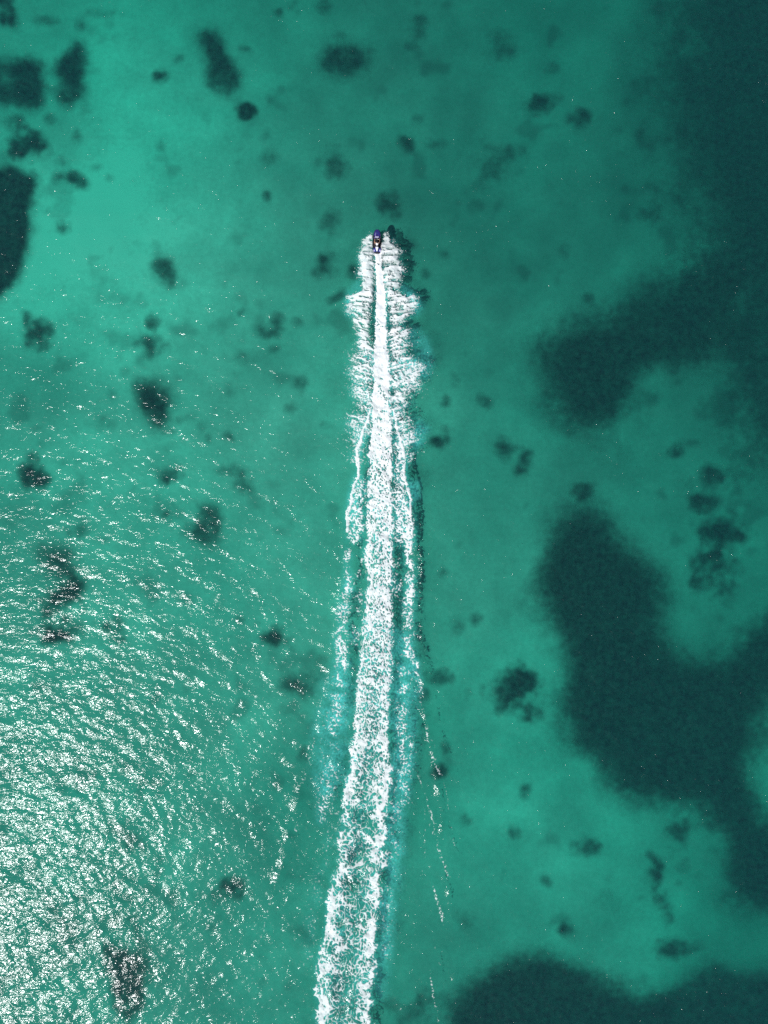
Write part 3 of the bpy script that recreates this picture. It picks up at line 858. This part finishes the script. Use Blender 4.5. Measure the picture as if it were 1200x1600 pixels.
def build_seabed():
    global COVER
    ax = axis(-80, 80, .42, 4500, 1.4); ay = axis(-98, 98, .42, 4500, 1.4)
    gx, gy = np.meshgrid(ax, ay)
    z = bed_z(gx, gy)
    k = H / (H - z)
    pu = (U(gx * k) - GU0) / GD; pv = (V(gy * k) - GV0) / GD
    tone = bilin(TONE_LIN, pu, pv)
    # one even gain scales the tone map to a sand colour
    o = np_mesh("seabed", np.stack([gx.ravel(), gy.ravel(), z.ravel()], 1), grid_faces(len(ax), len(ay)),
                {'sand_tone': (tone * TONE_GAIN).ravel()}, M_bed)
    tag(o, "pale sandy seabed under the clear green water", kind='structure')
TONE_GAIN = 1.93
build_seabed()

CANOPY = fractal((1400, 1100), 2.4, 3, 131, .8)
def build_patches():
    for idx, (f, strength, name, label, cat, group, size, dens) in enumerate(PATCHES):
        st = 2.4 if name == MEADOW else 1.5              # photo pixels per canopy cell
        dn = f * strength
        ins = (dn > .02) & (gu > -430) & (gu < 1630) & (gv > -370) & (gv < 1980)
        iy, ix = np.nonzero(ins)
        a0, a1 = gu[0, ix.min()] - 3, gu[0, ix.max()] + 3
        b0, b1 = gv[iy.min(), 0] - 3, gv[iy.max(), 0] + 3
        uu, vv = np.meshgrid(np.arange(a0, a1 + st, st), np.arange(b0, b1 + st, st))
        d = bilin(dn, (uu - GU0) / GD, (vv - GV0) / GD)
        ny, nx = uu.shape
        x, y = to_bed(uu, vv)
        cn = CANOPY[np.ix_((np.arange(ny) + idx * 37) % 1400, (np.arange(nx) + idx * 53) % 1100)]
        z = bed_z(x, y) + .015 + idx * .0006 + np.clip(d, 0, 1) * ((.16 + .035 * np.clip(cn, -1.4, 2.5)) if name == MEADOW else (.16 + .08 * np.clip(cn, -1.4, 2.5)))
        keep = (d[:-1, :-1] > .02) | (d[1:, 1:] > .02) | (d[1:, :-1] > .02) | (d[:-1, 1:] > .02)
        F = grid_faces(nx, ny)[keep.ravel()][:, ::-1]
        use = np.unique(F); remap = np.full(nx * ny, -1); remap[use] = np.arange(len(use))
        P = np.stack([x.ravel(), y.ravel(), z.ravel()], 1)[use]
        c = P.mean(0); 
        o = np_mesh(name, P - c, remap[F], {'leaf_density': d.ravel()[use]}, M_weed)
        o.location = c
        tag(o, label, cat, group)
build_patches()

# ------------------------------------------------------------------ foam and spray meshes
rngf = np.random.default_rng(77)
MARGIN = sstep(-.02, .34, comp.max(0))
# how much light the froth stops: solid behind the boat, thin in the old wake and in the flung spray
THICK = lut([(392, .98), (700, .96), (900, .90), (1100, .84), (1300, .78), (1640, .74)])(fv) * (1 + .12 * band * sstep(1000, 1200, fv))
THICK = np.where((owner == 1) | (owner == 2), np.clip(.38 + .36 * gauss(spL + spR, 5) * lut([(360, .70), (460, 1.05), (540, 1.25), (700, 1.4)])(fv) + .12 * jets, .2, .92), THICK)
THICK = np.where((owner == 3) | (owner == 5), .92, THICK)
THICK = np.where(owner == 4, .62, THICK)
THICK = np.where(owner == 5, .74, THICK)
THICK = THICK * (1 - .50 * sstep(760, 1150, fv) * (1 - MARGIN) - .25 * (1 - MARGIN) * sstep(480, 600, fv))
def build_foam(name, sel, label, cat=None):
    m = foam & sel                                        # cells (by their upper left vertex)
    iy, ix = np.nonzero(m)
    # vertices used
    vid = np.full((FNY + 1, FNX + 1), -1, np.int64)
    used = np.zeros((FNY + 1, FNX + 1), bool)
    used[:-1, :-1] |= m; used[1:, :-1] |= m; used[:-1, 1:] |= m; used[1:, 1:] |= m
    cnt = np.zeros((FNY + 1, FNX + 1), np.int8)
    for a_, b_ in ((0, 0), (1, 0), (0, 1), (1, 1)):
        cnt[a_:a_ + FNY, b_:b_ + FNX] += (foam).astype(np.int8)
    vy, vx = np.nonzero(used)
    vid[vy, vx] = np.arange(len(vy))
    inner = cnt[vy, vx] == 4
    ju = np.where(inner, 0, rngf.uniform(-.38, .38, len(vy))); jv = np.where(inner, 0, rngf.uniform(-.38, .38, len(vy)))
    u = FU0 + (vx - .5 + ju) * FD; v = FV0 + (vy - .5 + jv) * FD
    x, y = X(u), Y(v)
    lf = lift[np.clip(vy, 0, FNY - 1), np.clip(vx, 0, FNX - 1)]
    full = gauss(foam.astype(float), 1.6)[np.clip(vy, 0, FNY - 1), np.clip(vx, 0, FNX - 1)]
    z = water_h(x, y) + np.where(inner, .02 + lf * sstep(.45, .95, full), .012)
    body = THICK[np.clip(vy, 0, FNY - 1), np.clip(vx, 0, FNX - 1)]
    thick = np.clip(.45 + .6 * full, 0, 1) * np.where(inner, 1.0, .75) * body
    F = np.stack([vid[iy, ix], vid[iy + 1, ix], vid[iy + 1, ix + 1], vid[iy, ix + 1]], 1)
    o = np_mesh(name, np.stack([x, y, z], 1), F, {'thickness': thick}, M_foam)
    tag(o, label, cat, kind='stuff')
    return len(F)
nf = 0
nf += build_foam("foam_trail", (owner == 0) | (owner == 3) | (owner == 4), "long white foam trail running from the boat to the bottom edge")
nf += build_foam("spray_fan", owner == 1, "feathery white spray thrown out left of the boat")
nf += build_foam("spray_fan", owner == 2, "feathery white spray thrown out right of the boat")
nf += build_foam("foam_glint_streak", owner == 5, "broken thin streaks of foam and imitated sun glint along the spreading wake waves")
print("foam faces", nf)

def build_droplets():
    halo_p = gauss(spL + spR, 4, 3) * lut([(355, 1), (460, 1), (560, .8), (680, .45), (740, .2)])(fv)
    p = halo_p * (1 - .6 * np.clip(spL + spR, 0, 1))
    p = np.clip(p, 0, None); p = (p / p.sum()).ravel()
    n = 7000
    k = rngf.choice(p.size, n, p=p)
    u = fu.ravel()[k] + rngf.normal(0, 1.0, n); v = fv.ravel()[k] + rngf.normal(0, .8, n)
    ok = ~((np.abs(u - 589.3) < 7) & (v > 354) & (v < 394))
    u, v = u[ok], v[ok]; n = len(u)
    x, y = X(u), Y(v)
    z = water_h(x, y) + np.abs(rngf.normal(0, .22, n)) * sstep(620, 420, v) + .03
    r = .028 * rngf.lognormal(0, .4, n)
    O = np.array([(1, 0, 0), (0, 1, 0), (-1, 0, 0), (0, -1, 0), (0, 0, 1), (0, 0, -1)], float)
    Fo = np.array([(0, 1, 4), (1, 2, 4), (2, 3, 4), (3, 0, 4), (1, 0, 5), (2, 1, 5), (3, 2, 5), (0, 3, 5)])
    st = np.stack([rngf.uniform(.8, 2.2, n), rngf.uniform(.7, 1.2, n), rngf.uniform(.6, 1, n)], 1) * r[:, None]
    P = O[None] * st[:, None, :] + np.stack([x, y, z], 1)[:, None, :]
    F = (Fo[None] + (np.arange(n) * 6)[:, None, None]).reshape(-1, 3)
    o = np_mesh("spray_mist", P.reshape(-1, 3), F, {'thickness': np.ones(n * 6)}, M_foam)
    tag(o, "fine droplets flung round the edge of the white spray", kind='stuff')
build_droplets()

# ------------------------------------------------------------------ jet ski
M_blue = simple("blue_gelcoat", (.022, .035, .20), .22, 0, .8)
M_violet = simple("violet_gelcoat", (.030, .020, .15), .25, 0, .8)
M_lav = simple("lavender_trim_and_sheen", (.55, .50, .72), .35, 0, .3)  # trim and windscreen, also the painted reflection on the hood
M_black = simple("black_plastic", (.012, .013, .016), .55)
M_rubber = simple("black_rubber_mat", (.015, .016, .02), .9, scale=40)
M_white = simple("white_vinyl", (.72, .73, .80), .5)
M_metal = simple("brushed_metal", (.5, .5, .52), .3, 1.0)
M_glass = simple("mirror_glass", (.75, .8, .85), .05, 1.0)
M_skin = simple("tanned_skin", (.48, .26, .16), .55, scale=14)
M_hair = simple("black_hair", (.012, .009, .008), .6, scale=30, noise=.4)
M_shirt = simple("white_life_vest", (.80, .80, .80), .8)
M_short = simple("dark_shorts", (.03, .03, .045), .85)

def mesh_obj(name, bm, material, parent=None, smooth=True, bevel=0.0):
    bmesh.ops.recalc_face_normals(bm, faces=bm.faces)
    me = bpy.data.meshes.new(name)
    bm.to_mesh(me); bm.free()
    if smooth:
        for p in me.polygons: p.use_smooth = True
    me.materials.append(material)
    o = bpy.data.objects.new(name, me)
    col.objects.link(o)
    if parent: o.parent = parent
    if bevel:
        b = o.modifiers.new('edge', 'BEVEL'); b.width = bevel; b.segments = 2; b.limit_method = 'ANGLE'
    return o

def loft(rings, close=True, caps=True):
    """rings: list of equal-length lists of points"""
    bm = bmesh.new()
    vr = [[bm.verts.new(p) for p in r] for r in rings]
    n = len(rings[0])
    for a, b in zip(vr, vr[1:]):
        for i in range(n if close else n - 1):
            j = (i + 1) % n
            bm.faces.new((a[i], a[j], b[j], b[i]))
    if caps and close:
        bm.faces.new(vr[0]); bm.faces.new(vr[-1])
    return bm

def tube(pts, rad, seg=8):
    pts = [Vector(p) for p in pts]
    rings = []
    for i, p in enumerate(pts):
        d = (pts[min(i + 1, len(pts) - 1)] - pts[max(i - 1, 0)]).normalized()
        ref = Vector((0, 0, 1)) if abs(d.z) < .9 else Vector((1, 0, 0))
        a = d.cross(ref).normalized(); b = d.cross(a)
        r = rad[i] if isinstance(rad, (list, tuple)) else rad
        rings.append([p + a * r * math.cos(t) + b * r * math.sin(t) for t in [2 * math.pi * k / seg for k in range(seg)]])
    return loft(rings)

def ring_box(y, hw, z0, z1, r=.35, ex=0):
    """a rounded cross-section, symmetric about x = 0, at station y"""
    pts = []
    hz = (z1 - z0) / 2; cz = (z0 + z1) / 2
    for k in range(16):
        t = 2 * math.pi * (k + .5) / 16
        c, s = math.cos(t), math.sin(t)
        pts.append((hw * math.copysign(abs(c) ** r, c), y, cz + hz * math.copysign(abs(s) ** r, s)))
    return pts

def superbox(c, h, r=.4, n=6):
    """rounded box by lofting along y"""
    rings = []
    for k in range(n + 1):
        t = -1 + 2 * k / n
        f = (1 - abs(t) ** 4) ** .5 * .35 + .65 if abs(t) < 1 else .6
        rr = ring_box(c[1] + h[1] * t, h[0] * f, c[2] - h[2] * f, c[2] + h[2] * f, r)
        rings.append([(p[0] + c[0], p[1], p[2]) for p in rr])
    return loft(rings)

BX, BY = float(X(589.3)), float(Y(379.0))
BZ = 0.02
ski = bpy.data.objects.new("jet_ski", None)
col.objects.link(ski)
ski.location = (BX, BY, BZ)
ski.rotation_euler = (R(3.0), 0, R(-.6))
tag(ski, "blue and black jet ski with a white tapered seat speeding ahead of its foam", "jet ski")

half = lut([(-1.62, .50), (-1.45, .565), (-1.0, .60), (0, .61), (.5, .585), (.9, .55), (1.2, .48), (1.45, .36), (1.6, .23), (1.68, .10)])
sheer = lut([(-1.62, .28), (0, .30), (.8, .36), (1.3, .44), (1.68, .52)])
ST = [-1.62, -1.45, -1.2, -.8, -.4, 0, .3, .6, .9, 1.1, 1.3, 1.45, 1.58, 1.65, 1.68]
rings = []
for y in ST:
    hw, g = float(half(y)), float(sheer(y))
    k = -.26 + max(0, y - .7) ** 2 * .55
    rings.append([(0, y, k), (hw * .45, y, k + .10), (hw * .86, y, min(k + .22, g - .1)), (hw * .97, y, g - .07), (hw, y, g), (hw * .55, y, g - .01), (0, y, g - .012),
                  (-hw * .55, y, g - .01), (-hw, y, g), (-hw * .97, y, g - .07), (-hw * .86, y, min(k + .22, g - .1)), (-hw * .45, y, k + .10)])
hull = mesh_obj("hull", loft(rings), M_black, ski)
# rubber strake along the gunwale
for s in (-1, 1):
    pts = [(s * (float(half(y)) + .012), y, float(sheer(y)) - .01) for y in ST[:-1]]
    mesh_obj("bumper", tube(pts, .028, 6), M_black, ski)
# blue gunwales framing the footwells
for s in (-1, 1):
    rr = []
    for y in [-1.5, -1.3, -1.0, -.7, -.3, .1, .4]:
        hw, g = float(half(y)) - .015, float(sheer(y))
        i = .10
        rr.append([(s * hw, y, g), (s * hw, y, g + .07), (s * (hw - .03), y, g + .10), (s * (hw - i + .02), y, g + .10), (s * (hw - i), y, g + .07), (s * (hw - i), y, g)])
    mesh_obj("gunwale", loft(rr), M_black, ski)
for s in (-1, 1):
    bm = bmesh.new()
    P = [(s * .21, -.95), (s * .49, -.95), (s * .49, .40), (s * .24, .40)]
    lo = [bm.verts.new((a, b, .298)) for a, b in P]; hi = [bm.verts.new((a, b, .318)) for a, b in P]
    bm.faces.new(hi); bm.faces.new(lo[::-1])
    for i in range(4): bm.faces.new((lo[i], lo[(i + 1) % 4], hi[(i + 1) % 4], hi[i]))
    mesh_obj("foot_mat", bm, M_rubber, ski, False)
# rear deck
rr = []
for y, hw, z1 in [(-1.55, .46, .40), (-1.42, .53, .44), (-1.2, .56, .47), (-1.0, .56, .46), (-.86, .55, .40)]:
    rr.append(ring_box(y, hw, .27, z1, .3))
reardeck = mesh_obj("rear_deck", loft(rr), M_blue, ski)
bm = superbox((0, -1.56, .39), (.40, .15, .05), .3)
mesh_obj("boarding_mat", bm, M_rubber, reardeck)
for s in (-1, 1):
    mesh_obj("deck_trim", superbox((s * .42, -1.27, .475), (.075, .13, .012), .5), M_lav, reardeck)
# hood
rr = []
for y, hw, z1 in [(.34, .44, .70), (.5, .50, .80), (.7, .50, .81), (.95, .50, .77), (1.15, .46, .72), (1.35, .39, .66), (1.5, .30, .61), (1.6, .20, .575), (1.66, .08, .55)]:
    rr.append(ring_box(y, hw, float(sheer(y)) - .03, z1, .62))
hood = mesh_obj("hood", loft(rr), M_violet, ski)
for s in (-1, 1):
    rr = []
    for y, x0, x1, z in [(.62, .20, .36, .800), (.85, .22, .38, .775), (1.05, .20, .34, .738), (1.22, .16, .26, .70)]:
        rr.append([(s * x0, y, z - .03), (s * x0, y, z + .012), (s * x1, y, z - .025), (s * x1, y, z - .06)])
    mesh_obj("hood_sheen_panel", loft(rr), M_lav if s < 0 else M_blue, hood)  # left panel's lavender imitates a reflection on the hood
rr = [ring_box(y, hw, z0, z1, .5) for y, hw, z0, z1 in [(.98, .06, .70, .775), (1.12, .10, .68, .755), (1.3, .085, .63, .69), (1.4, .04, .61, .655)]]
mesh_obj("hatch_cover", loft(rr), M_blue, hood)
# dash, screen, bars
rr = [ring_box(y, hw, .55, z1, .5) for y, hw, z1 in [(.08, .17, .86), (.2, .21, .94), (.34, .25, .95), (.48, .27, .90), (.58, .22, .84)]]
dash = mesh_obj("dashboard", loft(rr), M_black, ski)
rr = []
for y, hw, z in [(.36, .25, 1.00), (.46, .27, .965), (.56, .25, .90), (.62, .2, .84)]:
    rr.append([(hw * math.sin(t), y - .10 * (1 - math.cos(t)) * -1, z - .05 * (1 - math.cos(t))) for t in [(-1.1 + 2.2 * k / 8) for k in range(9)]])
rr = [r + [(p[0] * .97, p[1] - .012, p[2] - .012) for p in r[::-1]] for r in rr]
mesh_obj("windscreen", loft(rr), M_lav, ski)
bars = mesh_obj("handlebar", tube([(-.36, .12, 1.0), (-.26, .16, 1.0), (-.1, .2, .97), (.1, .2, .97), (.26, .16, 1.0), (.36, .12, 1.0)], .022), M_metal, ski)
for s in (-1, 1):
    mesh_obj("grip", tube([(s * .385, .108, 1.0), (s * .24, .166, 1.0)], .03), M_rubber, bars)
    mi = mesh_obj("mirror", superbox((s * .45, .50, .88), (.075, .09, .05), .5), M_black, ski)
    mesh_obj("mirror_glass", superbox((s * .45, .405, .88), (.055, .008, .036), .5), M_glass, mi)
# seat: black in front, white tapered tail
rr = [ring_box(y, hw, .30, z1, .55) for y, hw, z1 in [(-.84, .21, .80), (-.65, .22, .76), (-.4, .21, .74), (-.1, .19, .77), (.12, .16, .80)]]
mesh_obj("seat", loft(rr), M_black, ski)
rr = [ring_box(y, hw, .30, z1, .55) for y, hw, z1 in [(-1.42, .07, .60), (-1.3, .11, .70), (-1.1, .17, .80), (-.95, .215, .85), (-.845, .22, .84)]]
mesh_obj("passenger_seat", loft(rr), M_white, ski)
mesh_obj("grab_handle", tube([(-.14, -1.38, .66), (-.12, -1.46, .72), (0, -1.49, .73), (.12, -1.46, .72), (.14, -1.38, .66)], .018), M_black, ski)
mesh_obj("jet_nozzle", tube([(0, -1.60, -.02), (0, -1.72, -.04), (0, -1.8, -.05)], [.12, .10, .085], 12), M_metal, ski)
mesh_obj("intake_grille", superbox((0, .64, .84), (.10, .06, .02), .5), M_rubber, hood)

# ------------------------------------------------------------------ rider
def skinned(name, V_, E_, rad, root, material, sub=2, parent=None):
    me = bpy.data.meshes.new(name)
    me.from_pydata([tuple(v) for v in V_], E_, [])
    o = bpy.data.objects.new(name, me)
    col.objects.link(o)
    o.modifiers.new('skin', 'SKIN')
    sv = me.skin_vertices[0].data
    for i, r in enumerate(rad):
        sv[i].radius = (r, r) if not isinstance(r, tuple) else r
        sv[i].use_root = (i == root)
    ss = o.modifiers.new('sub', 'SUBSURF'); ss.levels = sub; ss.render_levels = sub
    dg = bpy.context.evaluated_depsgraph_get()
    dg.update()
    m2 = bpy.data.meshes.new_from_object(o.evaluated_get(dg))
    o.modifiers.clear()
    o.data = m2
    m2.name = name
    for p in m2.polygons: p.use_smooth = True
    m2.materials.clear(); m2.materials.append(material)
    if parent: o.parent = parent
    return o

def build_rider():
    P, E, Rd = [], [], []
    def add(p, r, link=None):
        P.append(Vector(p)); Rd.append(r)
        if link is not None: E.append((link, len(P) - 1))
        return len(P) - 1
    pel = add((0, -.60, .90), .135)
    belly = add((0, -.60, 1.06), .125, pel)
    chest = add((0, -.55, 1.24), .14, belly)
    neckb = add((0, -.50, 1.40), .075, chest)
    neck = add((0, -.48, 1.46), .055, neckb)
    jaw = add((0, -.455, 1.54), .075, neck)
    skull = add((0, -.465, 1.62), .088, jaw)
    crown = add((0, -.475, 1.68), .070, skull)
    nose = add((0, -.365, 1.585), .014, jaw)
    for s in (-1, 1):
        sh = add((s * .19, -.50, 1.34), .066, chest)
        el = add((s * .37, -.24, 1.16), .044, sh)
        wr = add((s * .335, .03, 1.03), .031, el)
        pm = add((s * .325, .10, 1.035), .036, wr)
        for i, dx in enumerate((-.034, -.012, .012, .034)):
            a = add((s * .32 + dx, .155, 1.045), .0095, pm)
            b = add((s * .32 + dx, .19 - abs(i - 1.3) * .005, 1.02), .009, a)
            add((s * .32 + dx, .17, .985), .008, b)
        th = add((s * .29, .10, 1.00), .011, pm)
        add((s * .27, .15, .975), .009, th)
        hip = add((s * .13, -.55, .88), .105, pel)
        kn = add((s * .36, -.12, .80), .066, hip)
        ank = add((s * .35, -.30, .42), .040, kn)
        heel = add((s * .35, -.32, .365), .038, ank)
        add((s * .37, -.12, .345), .030, heel)
    body = skinned("person", P, E, Rd, pel, M_skin)
    body.location = ski.location
    body.rotation_euler = ski.rotation_euler
    tag(body, "person with dark hair and a white vest riding the blue jet ski", "person")
    # vest
    vb_ = [ring_box(0, hw, 0, 0, 1) for hw in (1,)]
    rr = []
    for z, y, hx, hy in [(.93, -.60, .150, .128), (1.04, -.60, .155, .130), (1.16, -.575, .175, .138), (1.27, -.545, .195, .138), (1.35, -.52, .19, .115), (1.40, -.505, .12, .085)]:
        rr.append([(hx * math.copysign(abs(math.cos(t)) ** .8, math.cos(t)), y + hy * math.sin(t), z) for t in [2 * math.pi * k / 16 for k in range(16)]])
    mesh_obj("life_vest", loft(rr), M_shirt, body)
    # shorts
    for s in (-1, 1):
        mesh_obj("shorts_leg", tube([(s * .10, -.60, .89), (s * .16, -.50, .875), (s * .24, -.36, .855), (s * .29, -.26, .84)], [.135, .122, .104, .093], 12), M_short, body)
    # hair cap with a short nape
    bm = bmesh.new()
    bmesh.ops.create_uvsphere(bm, u_segments=16, v_segments=10, radius=.112)
    for v_ in list(bm.verts):
        if v_.co.z < -.035 and v_.co.y > -.02: bm.verts.remove(v_)
    for v_ in bm.verts:
        v_.co.x *= .93; v_.co.y *= 1.08
        if v_.co.z < 0: v_.co.y -= .008
        v_.co += Vector((0, -.48, 1.625))
    mesh_obj("hair", bm, M_hair, body)
    for s in (-1, 1):
        bm = bmesh.new(); bmesh.ops.create_uvsphere(bm, u_segments=8, v_segments=6, radius=.012)
        for v_ in bm.verts: v_.co += Vector((s * .032, -.378, 1.605))
        mesh_obj("eye", bm, M_black, body)
        bm = bmesh.new(); bmesh.ops.create_uvsphere(bm, u_segments=8, v_segments=6, radius=.03)
        for v_ in bm.verts:
            v_.co.x *= .35; v_.co += Vector((s * .095, -.455, 1.59))
        mesh_obj("ear", bm, M_skin, body)
build_rider()
